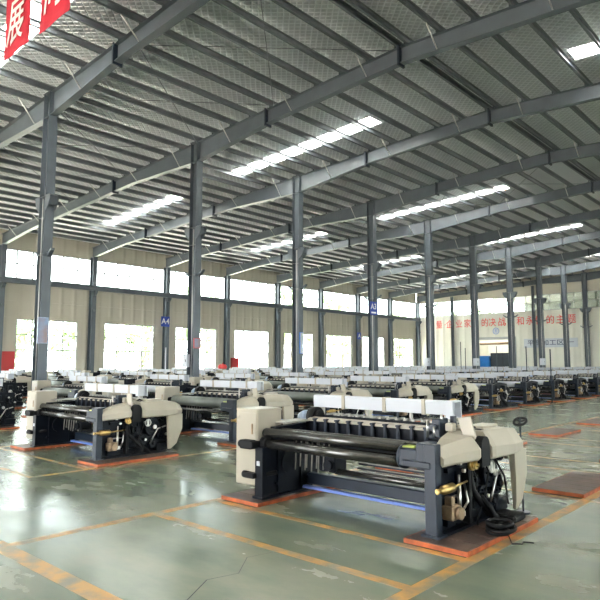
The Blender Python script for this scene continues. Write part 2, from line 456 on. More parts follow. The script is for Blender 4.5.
# rafters with cleats and flange braces
XRc = [XW + 0.1, -31, XI, -13.5, XR, -5, XI2, 6.5, 13, XW2 - 0.1]
def rd(X):   # depth of the tapered rafter
    d = min(abs(X - XI), abs(X - XI2)); d2 = min(abs(X - XW), abs(X - XW2))
    return 0.5 + 0.30 * max(0, 1 - d / 4.5) + 0.2 * max(0, 1 - d2 / 4)
keys = [XW + 0.1, XW + 4, -26, XI - 4.5, XI, XI + 4.5, XR, XI2 - 4.5, XI2, XI2 + 4.5, 10, XW2 - 4, XW2 - 0.1]
def rafter_mesh():
    w = MB(); fw, ft, wt = 0.12, 0.014, 0.008
    for a, b in zip(keys, keys[1:]):
        za, zb = zr(a), zr(b); da, db = rd(a), rd(b)
        def slab(y0, y1, t0a, t1a, t0b, t1b):
            w.add([(a, y0, t0a), (b, y0, t0b), (b, y1, t0b), (a, y1, t0a), (a, y0, t1a), (b, y0, t1b), (b, y1, t1b), (a, y1, t1a)],
                  [(0, 3, 2, 1), (4, 5, 6, 7), (0, 1, 5, 4), (1, 2, 6, 5), (2, 3, 7, 6), (3, 0, 4, 7)])
        slab(-fw, fw, za - ft, za, zb - ft, zb)
        slab(-fw, fw, za - da, za - da + ft, zb - db, zb - db + ft)
        slab(-wt, wt, za - da + ft, za - ft, zb - db + ft, zb - ft)
    return w
rm = mesh_of('roof_beam_body', [(rafter_mesh(), M['steel'])])
def plate_mesh(X):
    mb = MB(); mb.box(X - 0.03, X + 0.03, -0.16, 0.16, zr(X) - rd(X) - 0.08, zr(X) + 0.03); return mb
spl = [XR, -14.8, -25.0, -31.5, -3.6, 6.6, 13]
splm = [mesh_of('splice_plate', [(plate_mesh(X), M['slate'])]) for X in spl]
def brace_mesh(X):
    mb = MB(); z = zr(X)
    for s in (-1, 1): mb.tube([(X, s * 0.02, z - rd(X) + 0.03), (X, s * 0.62, z + 0.10)], 0.02, 5)
    return mb
brX = [p[2] for i, p in enumerate(pur) if p[1] % 3 == 1]
brm = [mesh_of('flange_brace', [(brace_mesh(X), M['rod'])]) for X in brX]
cl = MB()
for _, k, X in pur: cl.box(X - 0.016, X - 0.008, -0.07, 0.07, zr(X), zr(X) + 0.28)
clm = mesh_of('purlin_cleats', [(cl, M['steel'])])
for i, Y in enumerate(YR):
    o = bpy.data.objects.new('roof_beam', rm); C.objects.link(o); o.location = (0, Y, 0)
    tag(o, 'tapered grey steel roof beam spanning wall to wall, %s from the front' % ORD[i] + (', against the end wall' if i == 10 else ''), 'roof beam', 'roof beams')
    for X, me in zip(spl, splm): c = bpy.data.objects.new('splice_plate', me); C.objects.link(c); c.parent = o
    c = bpy.data.objects.new('purlin_cleat', clm); C.objects.link(c); c.parent = o
    if i < 10:
        for X, me in zip(brX, brm): c = bpy.data.objects.new('flange_brace', me); C.objects.link(c); c.parent = o; c['label'] = 'thin pale strut'
# diagonal bracing rods in the roof plane
for (b0, nm) in ((1, 'second'), (4, 'fifth'), (8, 'ninth')):
    for s, (xa, xb) in enumerate(((-18.5, -14.2), (-14.2, -9.4), (-23.8, -19.3), (-28.6, -23.8))):
        ya, yb = YR[b0] + .3, YR[b0 + 1] - .3
        for q, (p0, p1) in enumerate((((xa, ya), (xb, yb)), ((xa, yb), (xb, ya)))):
            mb = MB().tube([(p0[0], p0[1], zr(p0[0]) - .12 - q * .03), (p1[0], p1[1], zr(p1[0]) - .12 - q * .03)], 0.012, 5)
            tag(obj('bracing_rod', mb, M['purlin']), 'thin diagonal bracing rod in the %s roof bay from the front' % ORD[b0], 'bracing rod', 'roof bracing rods in the %s bay' % ORD[b0])

# ------------------------------------------------------------------ steel columns
def h_col(mb, X, Y, hx, hy, z0, z1, t=0.014):
    # web along X
    mb.box(X - hx, X - hx + t, Y - hy, Y + hy, z0, z1); mb.box(X + hx - t, X + hx, Y - hy, Y + hy, z0, z1)
    mb.box(X - hx + t, X + hx - t, Y - .005, Y + .005, z0, z1)
def interior_column(X, Y, lab, extras=()):
    r = thing('steel_column', lab, 'column', (X, Y, 0), 'steel columns down the hall' if X < -10 else 'steel columns on the right')
    mb = MB(); ztop = zr(X) + 0.03
    h_col(mb, 0, 0, 0.21, 0.15, 0.02, ztop - 0.02)
    mb.box(-.26, .26, -.2, .2, 0, 0.02); mb.box(-.25, .25, -.16, .16, ztop - 0.02, ztop)
    for z in (6.2, 6.9, 5.0): mb.box(-.2, .2, -.15, .15, z, z + .012)
    obj('shaft', mb, M['steel'], r)
    for s in (-1, 1):   # crane corbels
        c = MB()
        c.prism([(s * .21, 6.42), (s * .28, 6.45), (s * .42, 6.58), (s * .52, 6.78), (s * .52, 6.90), (s * .21, 6.90)], -.15, -.135, 'y')
        c.prism([(s * .21, 6.42), (s * .28, 6.45), (s * .42, 6.58), (s * .52, 6.78), (s * .52, 6.90), (s * .21, 6.90)], .135, .15, 'y')
        c.box(s * .21, s * .54, -.17, .17, 6.90, 6.92)
        for q in (.3, .42): c.box(s * q - .006, s * q + .006, -.15, .15, 6.6, 6.9)
        obj('corbel', c, M['steel'], r)
        a = MB(); a.prism([(s * .21, 4.94), (s * .38, 4.98), (s * .56, 5.12), (s * .56, 5.18), (s * .36, 5.06), (s * .21, 5.06)], -.06, .06, 'y')
        obj('hook_bracket', a, M['steel'], r)
    cd = MB().tube([(0.1, -.17, .4), (0.1, -.17, 6.8)], 0.016, 6); obj('conduit', cd, M['rod'], r, 'pale thin conduit')
    return r
YC = [8.52 + BAY * k for k in range(0, 10)]
cols = []
for i, Y in enumerate(YC[:9]):
    extra = ' nearest the camera' if i == 0 else ''
    cols.append(interior_column(XI, Y, 'grey steel H-column in the row among the looms, %s from the left%s' % (ORD[i], extra)))
interior_column(XI, YE - 0.15, 'grey steel H-column of the loom row standing against the end wall')
for i, Y in enumerate([YR[0]] + YC[:9]):
    interior_column(XI2, Y, 'grey steel H-column in the right-hand row, %s from the front' % ORD[i])
for i in range(-1, 11):
    Y = 2.52 + BAY * i if i < 10 else YE - 0.15
    for X, sgn, nm in ((XW + 0.28, 1, 'window wall'), (XW2 - 0.28, -1, 'right wall')):
        if i < 1 and sgn == 1: continue
        r = thing('wall_column', 'grey steel H-column against the %s, %s from the front' % (nm, ORD[max(0, i)] if i >= 0 else 'nearest'), 'column', (X, Y, 0), 'steel columns along the %s' % nm)
        mb = MB(); ztop = zr(X) - rd(X); h_col(mb, 0, 0, 0.22, 0.15, 0.0, ztop)
        obj('shaft', mb, M['steel'], r)
        c = MB(); c.prism([(0, 6.1), (sgn * .32, 6.1), (sgn * .5, 6.3), (sgn * .5, 6.42), (0, 6.42)], -.1, .1, 'y'); obj('corbel', c, M['steel'], r)
        b = MB(); b.prism([(sgn * .22, 5.0), (sgn * .34, 5.06), (sgn * .34, 5.14), (sgn * .22, 5.12)], -.04, .04, 'y'); obj('hook_bracket', b, M['steel'], r)
# end wall columns
for i, X in enumerate([-33.3, -28.5 - 2.2, -24.0, -14.0, -9.2, -4.4]):
    mb = MB(); h_col(mb, X, YE - 0.12, 0.12, 0.12, 0, zr(X) - .6)
    if X < -10 and False: pass
    tag(obj('gable_post', mb, M['steel']), 'slim grey post against the lettered end wall, %s from the left corner' % ORD[i], 'post', 'posts on the end wall')

# ------------------------------------------------------------------ writing
def text_mesh(s, size):
    cu = bpy.data.curves.new('t', 'FONT'); cu.body = s; cu.size = size; cu.align_x = 'CENTER'; cu.align_y = 'CENTER'; cu.extrude = 0.004
    cu.offset = size * 0.004
    o = bpy.data.objects.new('t', cu); C.objects.link(o)
    bpy.context.view_layer.update()
    me = bpy.data.meshes.new_from_object(o.evaluated_get(bpy.context.evaluated_depsgraph_get()))
    C.objects.unlink(o); bpy.data.objects.remove(o)
    return me
def letters(s, size, m, loc, rot, name='lettering', parent=None, shear=0, sx=1.0):
    me = text_mesh(s, size); me.materials.clear(); me.materials.append(m)
    if shear or sx != 1:
        for v in me.vertices: v.co.x = v.co.x * sx + shear * v.co.y
    o = bpy.data.objects.new(name, me); C.objects.link(o); o.rotation_euler = rot
    if parent: o.parent = parent
    o.location = loc
    return o
R_Y = (PI / 2, 0, 0)          # text facing -Y
R_X = (PI / 2, 0, PI / 2)     # text facing +X
def px_x(px, Y=YE + 0.1):
    f = 600.0; p = math.atan(62 / f); fh = f / math.cos(p); a = math.atan(550 / fh)
    ang = math.atan2(px - 300, fh) - a
    return math.tan(ang) * Y
chars = [('量', 440), ('·', 446), ('企', 450.5), ('业', 460), ('家', 468.5), ('的', 486), ('决', 493.5), ('战', 503), ('，', 508.5), ('和', 522), ('永', 531.5), ('恒', 541), ('的', 552), ('主', 562), ('题', 573.5)]
for ch, px in chars:
    nm = {'·': 'centre dot', '，': 'comma'}.get(ch, 'character ' + ch)
    tag(letters(ch, 0.98, M['redchar'], (px_x(px), YE + 0.105, 5.86), R_Y, 'wall_character', sx=0.9), 'red %s of the slogan on the end wall' % nm if ch != '的' else ('red character 的 of the slogan, %s one on the end wall' % ('left' if px < 500 else 'right')), 'wall lettering', 'red slogan characters on the end wall')
sg = thing('wall_sign', 'white sign board with dark characters on the end wall right of the doorway', 'sign', (px_x(551), YE + 0.1, 3.55))
obj('board', MB().box(-2.7, 2.7, -0.03, 0, -.46, .46), M['white'], sg)
letters('平台加工区 一', 0.60, M['darkchar'], (0, -0.036, 0), R_Y, 'lettering', sg, sx=1.25)
sg = thing('round_badge', 'small round blue and white badge above the end wall doorway', 'sign', (px_x(497), YE + 0.12, 4.95))
obj('disc', MB().cyl((0, -.012, 0), 'y', 0.36, 0.02, 24), M['white'], sg)
obj('rim', MB().torus((0, -.03, 0), 'y', 0.34, 0.018, 24), M['bluebox'], sg)
letters('1', 0.5, M['bluebox'], (0, -0.035, 0), R_Y, 'lettering', sg)

# banners hung across the hall
def banner(ch, xa, xb, zt, zb, lab, lift=0.0, chz=0.5):
    Y = 5.0
    r = thing('hanging_banner', lab, 'banner', (0, Y, 0), 'red banners under the roof')
    mb = MB(); nz, nx = 8, 6; vs = []
    for k in range(2):
        for i in range(nx + 1):
            for j in range(nz + 1):
                x = xa + (xb - xa) * i / nx; z = zb + (zt - zb) * j / nz
                vs.append((x, 0.012 * math.sin(i * 1.1 + j * .4) + k * .006, z))
    n1 = (nx + 1) * (nz + 1); fs = []
    for i in range(nx):
        for j in range(nz):
            a = i * (nz + 1) + j; fs.append((a, a + nz + 1, a + nz + 2, a + 1)); fs.append((n1 + a, n1 + a + 1, n1 + a + nz + 2, n1 + a + nz + 1))
    for i in range(nx):
        a = i * (nz + 1); fs.append((a, n1 + a, n1 + a + nz + 1, a + nz + 1)); a += nz; fs.append((a, a + nz + 1, n1 + a + nz + 1, n1 + a))
    for j in range(nz):
        fs.append((j, j + 1, n1 + j + 1, n1 + j)); a = nx * (nz + 1) + j; fs.append((a, n1 + a, n1 + a + 1, a + 1))
    mb.add(vs, fs, True); obj('cloth', mb, M['banner'], r)
    letters(ch, 1.12, M['whitechar'], ((xa + xb) / 2, -0.03, chz), R_Y, 'lettering', r, shear=0.12, sx=0.78)
    return r
BZ = 0
BANNERS = True

# signs on columns
def a_sign(txt, X, Y, z, w, h, lab, sub=None):
    r = thing('bay_sign', lab, 'sign', (X, Y, z)); r.rotation_euler = (0, 0, PI / 2)
    obj('board', MB().box(-w / 2, w / 2, -.02, 0, -h / 2, h / 2), M['signblue'], r)
    letters(txt, h * (0.8 if not sub else 0.6), M['whitechar'], (0, -.026, 0.0 if not sub else h * .12), R_Y, 'lettering', r)
    if sub: obj('bar', MB().box(-w * .36, w * .36, -.026, -.02, -h * .38, -h * .26), M['whitechar'], r)
a_sign('A4', XW + 0.54, 26.52 - 0.25, 4.60, 0.75, 0.75, 'small blue bay sign reading A4 on a window wall column')
a_sign('A3', XI + .25, YC[3] - 0.3, 4.45, 0.62, 0.72, 'blue bay sign reading A3 high on the fourth column', sub=True)
a_sign('A', XW + 0.54, 50.52 - 0.2, 4.3, 0.6, 0.7, 'small blue bay sign with one letter on a far window wall column')
def board(name, lab, cat, m, X, Y, z0, z1, w, fm=None, th=0.03):
    r = thing(name, lab, cat, (X, Y, 0)); r.rotation_euler = (0, 0, PI / 2)
    obj('sheet', MB().box(-w / 2, w / 2, -th, 0, z0, z1), m, r)
    f = MB(); t = 0.02
    f.box(-w / 2 - t, w / 2 + t, -th - .01, 0, z1, z1 + t); f.box(-w / 2 - t, w / 2 + t, -th - .01, 0, z0 - t, z0)
    f.box(-w / 2 - t, -w / 2, -th - .01, 0, z0, z1); f.box(w / 2, w / 2 + t, -th - .01, 0, z0, z1); obj('frame', f, fm or M['frame'], r)
    return r
board('notice_board', 'framed pale blue poster on the column nearest the camera', 'poster', M['poster'], XI + .215, YC[0] - .06, 2.2, 2.98, 0.30, M['wrap'])
board('notice_board', 'small red and white poster on the second column', 'poster', M['poster'], XI + .215, YC[1] , 2.15, 2.5, 0.3, M['red'])
board('notice_board', 'narrow white notice with a blue top on the third column', 'poster', M['white'], XI + .215, YC[2], 2.0, 2.95, 0.18, M['bluebox'])
def fusebox(X, Y, z0, z1, w, lab, m, nm='fuse_box', cat='electrical box'):
    r = thing(nm, lab, cat, (X, Y, 0))
    obj('body', MB().box(-w / 2, w / 2, -.16, 0, z0, z1, 0.01), m, r)
    obj('door', MB().box(-w / 2 + .015, w / 2 - .015, -.17, -.16, z0 + .02, z1 - .02), m, r)
    obj('handle', MB().box(w / 2 - .06, w / 2 - .04, -.185, -.17, (z0 + z1) / 2 - .05, (z0 + z1) / 2 + .05), M['black'], r)
fusebox(XI - 0.12, YC[1] - 0.16, 1.4, 1.9, 0.26, 'white electrical box on the second column', M['white'])
fusebox(XI - 0.12, YC[4] - 0.16, 1.35, 1.85, 0.36, 'white electrical box on the fifth column', M['white'])
fusebox(XI + 0.14, YC[5] - 0.16, 1.35, 1.85, 0.4, 'white electrical box on the sixth column', M['white'])
fusebox(XI + 0.14, YC[7] - 0.16, 1.35, 1.9, 0.45, 'white electrical box on the eighth column', M['white'])
def wallcab(Y, z0, z1, w, lab):
    r = thing('fire_cabinet', lab, 'fire cabinet', (XW + .03, Y, 0)); z0 = 0.0
    obj('body', MB().box(0.0, .24, -w / 2, w / 2, z0, z1, .01), M['red'], r)
    obj('door', MB().box(.24, .25, -w / 2 + .04, w / 2 - .04, z0 + .04, z1 - .04), M['red'], r)
    obj('handle', MB().box(.25, .27, w / 2 - .12, w / 2 - .09, z0 + .4, z0 + .55), M['chrome'], r)
def px_y(px, X):
    f = 600.0; p = math.atan(62 / f); fh = f / math.cos(p); a = math.atan(550 / fh)
    ang = math.atan2(px - 300, fh) - a
    return X / math.tan(ang)
wallcab(px_y(193.5, XW), 1.1, 2.2, 0.6, 'red fire cabinet on the window wall, just behind the second column')
wallcab(px_y(233.5, XW), 1.1, 1.95, 0.7, 'red fire cabinet on the window wall between the second and third columns')
wallcab(15.12, 1.1, 2.25, 0.8, 'red fire cabinet on the window wall at the far left')
# things in the annex
r = thing('storage_bin', 'bright blue covered bin in the end wall doorway', 'container', (px_x(485.8, YE + 2.2), YE + 2.2, 0))
obj('body', MB().box(-.68, .68, -.5, .5, 0.05, 2.2, .05), M['bluebox'], r); obj('lid', MB().box(-.71, .71, -.53, .53, 2.2, 2.28, .02), M['bluebox'], r)
for s_ in (-1, 1): obj('skid', MB().box(s_ * .5 - .1, s_ * .5 + .1, -.5, .5, 0, .05), M['black'], r)
r = thing('machine_cabinet', 'dark machine cabinet in the end wall doorway, right of the blue bin', 'cabinet', (px_x(502, YE + 2.2), YE + 2.2, 0))
obj('body', MB().box(-1.1, 1.1, -.5, .6, 0, 2.6, .03), M['navy'], r)
for k in range(3): obj('door', MB().box(-1.05 + k * .7, -.4 + k * .7, -.52, -.5, .1, 2.5), M['slate'], r)
tag(obj('roller_door_beam', MB().cyl(((DX0 + DX1) / 2, YE + .6, 3.62), 'x', 0.14, DX1 - DX0 + .1, 12), M['bronze']), 'rolled brown shutter across the top of the end wall doorway', 'shutter')

# ------------------------------------------------------------------ floor markings
ln = 0
def fline(x0, x1, y0, y1):
    global ln
    ln += 1
    struct('floor_line_%d' % ln, MB().box(x0, x1, y0, y1, 0.0, 0.001 + 0.0002 * (ln % 12)), M['line'])
DXC = 6.25; ROW = 2.87; Y0 = 4.70
fline(-5.75, 3, 2.17, 2.33)
fline(-5.62, -5.50, 2.33, 19)
fline(-5.50, -2.44, 3.76, 3.86); fline(-5.50, -2.44, 4.60, 4.69)
fline(-2.44, -2.32, 2.33, 30)
for c in range(1, 4):
    x = -4 - DXC * c
    fline(x - 1.7, x + 1.7, 3.78, 3.86); fline(x - 1.7, x + 1.75, 4.62, 4.69); fline(x + 1.66, x + 1.75, 3.86, 45); fline(x - 1.76, x - 1.68, 3.0, 45)
for k in range(1, 8): fline(-5.6, 0, 4.62 + ROW * k, 4.69 + ROW * k)
for k in range(1, 7): fline(-5.6, 0, 6.55 + ROW * (k), 6.61 + ROW * (k))
# crack
pts = [(-3.35, 2.0), (-3.5, 2.35), (-3.42, 2.62), (-3.62, 2.95), (-3.55, 3.2), (-3.78, 3.5), (-3.72, 3.72)]
cm = MB()
for (a, b), w in zip(zip(pts, pts[1:]), (.012, .01, .008, .006, .005, .004)):
    d = Vector((b[0] - a[0], b[1] - a[1])).normalized(); nx_, ny_ = -d.y * w / 2, d.x * w / 2
    cm.add([(a[0] - nx_, a[1] - ny_, .001), (b[0] - nx_, b[1] - ny_, .001), (b[0] + nx_, b[1] + ny_, .001), (a[0] + nx_, a[1] + ny_, .001)], [(0, 1, 2, 3)])
struct('floor_crack', cm, M['black'])

# ------------------------------------------------------------------ foot plates (platforms)
def plate_meshes(w=0.62, l=1.5, h=0.05):
    top = MB(); n = 6
    for i in range(n):
        a = l * i / n; top.box(0.012, w - 0.012, a + .004, a + l / n - .004, 0.012, h, 0.004)
    rim = MB()
    rim.box(0, w, 0, 0.014, 0.006, h - .004); rim.box(0, w, l - .014, l, 0.006, h - .004)
    rim.box(0, .014, .014, l - .014, 0.006, h - .004); rim.box(w - .014, w, .014, l - .014, 0.006, h - .004)
    for x in (0.02, w - .08):
        for y in (.05, l - .11): rim.box(x, x + .06, y, y + .06, 0, .012)
    return mesh_of('foot_plate_top', [(top, M['plate'])]), mesh_of('foot_plate_rim', [(rim, M['orange'])])
PT, PRM = plate_meshes()
def foot_plate(x, y, lab, group, simple=False):
    r = thing('foot_plate', lab, 'foot plate', (x, y, 0), group)
    for nm, me in (('deck', PT), ('rim', PRM)):
        o = bpy.data.objects.new(nm, me); C.objects.link(o); o.parent = r
        if nm == 'rim': o['label'] = 'orange painted edge'
    return r

# ------------------------------------------------------------------ the loom
def loom_parts(kind):
    """kind 0: thin rollers; kind 1: thick sleeve roller. list of (name, MB, mat, parent index or None, label)"""
    P = []
    def add(name, mb, m, parent=None, label=None):
        if kind == 2 and name in ('hood_cover', 'belt_guard', 'skirt_panel', 'splash_flap', 'lid_handle'): return None
        if kind == 2 and name == 'take_up_roller': m = 'white'; label = 'thick pale roller'
        if kind == 2 and name == 'control_cabinet': m = 'navy'
        for q in (islands(mb) if name in SPLIT else [mb]):
            if name == 'harness_hook': label = None
            P.append((name, q, M[m], parent, label))
        return len(P) - 1
    # frames
    f = MB()
    f.prism([(.19, .05), (.19, .60), (.34, .66), (.40, .84), (1.30, .86), (1.45, .62), (1.30, .40), (1.02, .05)], -1.12, -1.035)
    f.box(-1.14, -1.02, .17, .21, .05, .62); f.box(-1.16, -1.0, .15, 1.04, .05, .075)
    f.cyl((-1.03, .62, .42), 'x', .13, .02, 20); f.cyl((-1.03, .93, .36), 'x', .10, .02, 20); f.box(-1.035, -1.015, .42, .44, .1, .6); f.box(-1.035, -1.015, .82, .85, .1, .8)
    for y, z in ((.4, .2), (.8, .65), (.95, .2), (1.15, .7)): f.cyl((-1.025, y, z), 'x', .022, .03, 8)
    add('side_frame', f, 'navy')
    f = MB()
    f.prism([(.24, .05), (.24, .80), (.9, .90), (1.50, .84), (1.52, .05)], 1.08, 1.15)
    f.box(1.03, 1.24, .28, 1.47, .05, .075)
    for y in (.62, .95, 1.3): f.box(1.14, 1.17, y - .02, y + .02, .08, .80)
    f.box(1.14, 1.20, .36, .98, .11, .17); f.box(1.14, 1.19, .4, 1.5, .58, .62)
    add('side_frame', f, 'navy')
    f = MB().box(1.09, 1.21, .15, .25, .05, .86, .006); f.box(1.06, 1.24, .13, .28, .05, .07)
    add('front_post', f, 'slate')
    # gear work on the right flank
    g = MB()
    for y, z, r, x in ((1.18, .50, .15, 1.22), (1.38, .36, .11, 1.20), (1.00, .30, .09, 1.22), (1.42, .66, .08, 1.22), (.85, .46, .07, 1.21), (1.2, .22, .08, 1.21)):
        g.cyl((x, y, z), 'x', r, .05, 22); g.cyl((x + .04, y, z), 'x', r * .35, .05, 10)
        for k in range(6): t = k * PI / 3; g.cyl((x + .03, y + r * .7 * math.cos(t), z + r * .7 * math.sin(t)), 'x', .012, .02, 6)
    g.box(1.16, 1.30, .98, 1.12, .62, .80, .01); g.box(1.14, 1.27, 1.24, 1.5, .09, .22, .01)
    add('gear_train', g, 'navy')
    g = MB()
    for y, z, r in ((1.18, .50, .035), (1.42, .36, .025), (1.0, .30, .02), (1.45, .62, .022), (.45, .68, .02), (.52, .60, .018), (1.3, .74, .02), (.7, .7, .018)): g.cyl((1.29, y, z), 'x', r, .03, 12)
    g.tube([(1.27, 1.10, .22), (1.27, 1.25, .46), (1.27, 1.42, .5)], .012, 6)
    add('shaft_end', g, 'chrome', None, 'bright steel shaft ends')
    b = MB(); b.box(1.15, 1.27, .34, .50, .17, .30, .012); b.cyl((1.29, .42, .235), 'x', .055, .05, 16); b.box(1.17, 1.25, .36, .42, .30, .38, .008); b.box(1.16, 1.24, .50, .57, .19, .25, .008)
    add('pump', b, 'bronze', None, 'cast bronze block')
    b = MB(); b.tube([(1.27, .10, .475), (1.27, .16, .475), (1.27, .17, .475), (1.27, .34, .475), (1.27, .36, .475)], [.022, .022, .042, .042, .025], 16)
    k = add('hydraulic_cylinder', b, 'brass', None, 'brass cylinder')
    b = MB().tube([(1.27, .36, .475), (1.27, .62, .49)], .010, 8); b.tube([(1.27, .06, .475), (1.27, .10, .475)], .014, 8); b.torus((1.27, .07, .475), 'y', .02, .006, 12, 5)
    add('piston_rod', b, 'brass', k)
    b = MB(); b.tube([(1.25, .50, .22), (1.25, .50, .47)], .020, 8); b.tube([(1.25, .50, .47), (1.25, .50, .56)], .010, 8); b.box(1.20, 1.29, .46, .54, .19, .24, .006); b.tube([(1.22, .56, .18), (1.3, .57, .32), (1.24, .62, .46)], .012, 6); b.tube([(1.2, .4, .36), (1.2, .6, .36)], .012, 6)
    add('plunger', b, 'chrome')
    b = MB(); b.cyl((1.30, .66, .64), 'x', .055, .035, 20); b.cyl((1.335, .66, .64), 'x', .040, .035, 20); b.cyl((1.36, .66, .64), 'x', .018, .03, 12)
    add('pulley', b, 'brass', None, 'brass pulley')
    b = MB(); b.box(1.20, 1.29, .63, .69, .10, .60, .01); b.tube([(1.27, .67, .6), (1.28, .70, .40), (1.30, .84, .26), (1.36, 1.02, .10)], [.026, .03, .034, .036], 10); b.tube([(1.30, .80, .34), (1.37, .88, .22), (1.42, .88, .12)], .028, 8)
    add('lever_arm', b, 'black')
    b = MB(); b.torus((1.33, 1.02, .58), 'x', .055, .010, 20, 6); b.tube([(1.22, 1.02, .58), (1.34, 1.02, .58)], .016, 8); b.box(1.325, 1.335, 1.0, 1.04, .53, .63)
    add('hand_ring', b, 'chrome', None, 'bright ring on a shaft')
    b = MB(); b.tube([(1.25, .9, .75), (1.34, .93, .55), (1.33, .86, .35), (1.28, .80, .12), (1.3, .75, .07)], .009, 6); b.tube([(1.22, .74, .7), (1.3, .75, .5), (1.28, .78, .3), (1.3, .95, .12)], .008, 6); b.tube([(1.22, 1.25, .7), (1.33, 1.3, .45), (1.3, 1.45, .15)], .01, 6)
    add('hose', b, 'black')
    # hood covers
    def hood(sec, name):
        # sec: list of cross sections along Y: (y, [(x,z)...])
        mb = MB(); mb.rings([[(x, y, z) for x, z in s] for y, s in sec], True, False); return mb
    def sect(xo, xi, zb, zsh, zt, drop=0.05):
        return [(xi, zb + drop), (xo - .02, zb), (xo, zb + .02), (xo, zsh), (xo - .09, zt), (xi, zt + .01)]
    h = hood([(.24, sect(1.245, 1.15, .655, .73, .80, .1)), (.34, sect(1.28, 1.12, .665, .76, .84, .1)), (.48, sect(1.35, 1.08, .68, .78, .875, .1)), (.62, sect(1.41, 1.06, .69, .79, .90, .1)), (.66, sect(1.40, 1.06, .70, .79, .90, .1))], 'h')
    add('hood_cover', h, 'cream')
    h = hood([(.665, sect(1.27, 1.04, .72, .79, .90, .1)), (.85, sect(1.27, 1.0, .72, .80, .92, .1)), (.855, sect(1.42, .98, .68, .79, .93, .06)), (.90, sect(1.44, .98, .68, .80, .94, .06)), (1.30, sect(1.46, 1.0, .68, .785, .935, .06)), (1.54, sect(1.44, 1.02, .69, .78, .91, .06)), (1.68, sect(1.38, 1.06, .70, .77, .86, .06)), (1.73, sect(1.30, 1.10, .74, .78, .83, .03))], 'h')
    h.box(1.08, 1.26, 1.0, 1.35, .935, .965, .01); h.box(1.0, 1.12, .92, 1.05, .93, .97, .01)
    add('hood_cover', h, 'cream')
    b = MB(); n = 10; R = .085
    pro = [(.76 + R * math.cos(PI * k / n), .815 + R * math.sin(PI * k / n)) for k in range(n + 1)] + [(.76 - R, .62), (.76 + R, .62)]
    b.prism(pro, 1.325, 1.40, 'x')
    add('belt_guard', b, 'black', None, 'black rounded guard in the gap of the hood')
    b = MB(); b.rings([[(1.36, 1.36, .70), (1.42, 1.36, .70), (1.42, 1.66, .70), (1.36, 1.66, .70)], [(1.36, 1.38, .45), (1.42, 1.38, .45), (1.42, 1.66, .45), (1.36, 1.66, .45)], [(1.37, 1.39, .20), (1.41, 1.39, .20), (1.41, 1.55, .20), (1.37, 1.55, .20)], [(1.37, 1.39, .12), (1.40, 1.39, .12), (1.40, 1.44, .12), (1.37, 1.44, .12)]], True, False)
    add('skirt_panel', b, 'cream', None, 'tapered cream skirt panel')
    b = MB(); b.rings([[(1.21, .70, .86), (1.34, .70, .84), (1.34, .73, .84), (1.21, .73, .86)], [(1.14, .71, 1.06), (1.27, .71, 1.08), (1.27, .73, 1.08), (1.14, .73, 1.06)]], True, False); b.box(1.0, 1.08, .71, .80, .92, 1.0, .01)
    add('splash_flap', b, 'cream')
    b = MB(); b.box(1.16, 1.30, .88, .96, .915, .945, .01); b.tube([(1.12, .9, .93), (1.14, .96, .965), (1.18, 1.0, .945)], .012, 6)
    add('lid_handle', b, 'black')
    # brackets near the hood
    b = MB(); b.box(.88, .97, .66, .84, .86, 1.04, .008); b.box(.80, .88, .70, .80, .84, .98, .008); b.box(.99, 1.03, .84, .9, .88, 1.06); b.cyl((.92, .64, .96), 'y', .03, .05, 10); b.cyl((.86, .66, .9), 'y', .02, .06, 10)
    add('reed_bracket', b, 'slate')
    b = MB(); b.tube([(.86, .62, .86), (.86, .62, 1.03)], .014, 8); b.tube([(1.0, .5, .88), (1.0, .5, .98)], .009, 8); b.tube([(.95, .74, 1.0), (.95, .74, 1.08)], .012, 8)
    add('pin', b, 'chrome')
    # rollers
    b = MB()
    if kind == 0:
        b.tube([(-1.12, .33, .778), (.78, .33, .778)], .052, 20); b.tube([(-1.12, .30, .655), (.76, .30, .655)], .058, 20)
        b.tube([(-1.03, .47, .80), (.95, .47, .80)], .030, 14)
        add('take_up_roller', b, 'roller')
    else:
        b.tube([(-1.06, .42, .76), (.92, .42, .76)], .105, 22)
        add('take_up_roller', b, 'cloth', None, 'thick grey-green roller')
        b = MB().tube([(-1.1, .26, .60), (.95, .26, .60)], .03, 14); add('press_roller', b, 'roller')
    b = MB()
    b.box(-1.34, -1.15, .10, .20, .60, .70, .012); b.box(-1.24, -1.12, .10, .32, .61, .69, .01); b.cyl((-1.10, .30, .655), 'x', .075, .08, 16); b.cyl((-1.11, .335, .772), 'x', .052, .06, 16); b.cyl((-1.35, .15, .65), 'x', .042, .05, 12)
    add('roller_bearing', b, 'black')
    b = MB(); b.box(-1.30, -1.12, .12, .24, .27, .33, .01); b.cyl((-1.31, .18, .30), 'x', .04, .06, 12); b.tube([(-1.12, .2, .3), (-.95, .34, .34)], .025, 8)
    add('foot_lever', b, 'black')
    b = MB(); b.box(.80, 1.04, .18, .46, .63, .80, .015); b.cyl((.78, .32, .70), 'x', .115, .04, 20); b.cyl((.84, .32, .70), 'x', .09, .06, 20); b.box(1.0, 1.10, .16, .40, .62, .86, .01); b.cyl((1.11, .22, .68), 'x', .05, .10, 14); b.cyl((1.17, .22, .68), 'x', .03, .06, 12); b.box(.86, 1.16, .14, .20, .64, .70, .008)
    for y, z in ((.2, .82), (.36, .82), (.36, .66)): b.cyl((1.11, y, z), 'x', .016, .03, 8)
    k = add('gearbox', b, 'slate')
    add('filler_cap', MB().box(.82, .95, .22, .34, .80, .815, .004), 'greenbit', k, 'yellow-green cap strip')
    # temple rail with clamps, behind it the fell plate
    b = MB(); b.prism([(.90, .885), (.98, .90), (.98, .925), (.90, .91)], -.98, .98); b.box(-.98, .98, .98, 1.0, .90, .93)
    k = add('temple_rail', b, 'cream', None, 'pale rail')
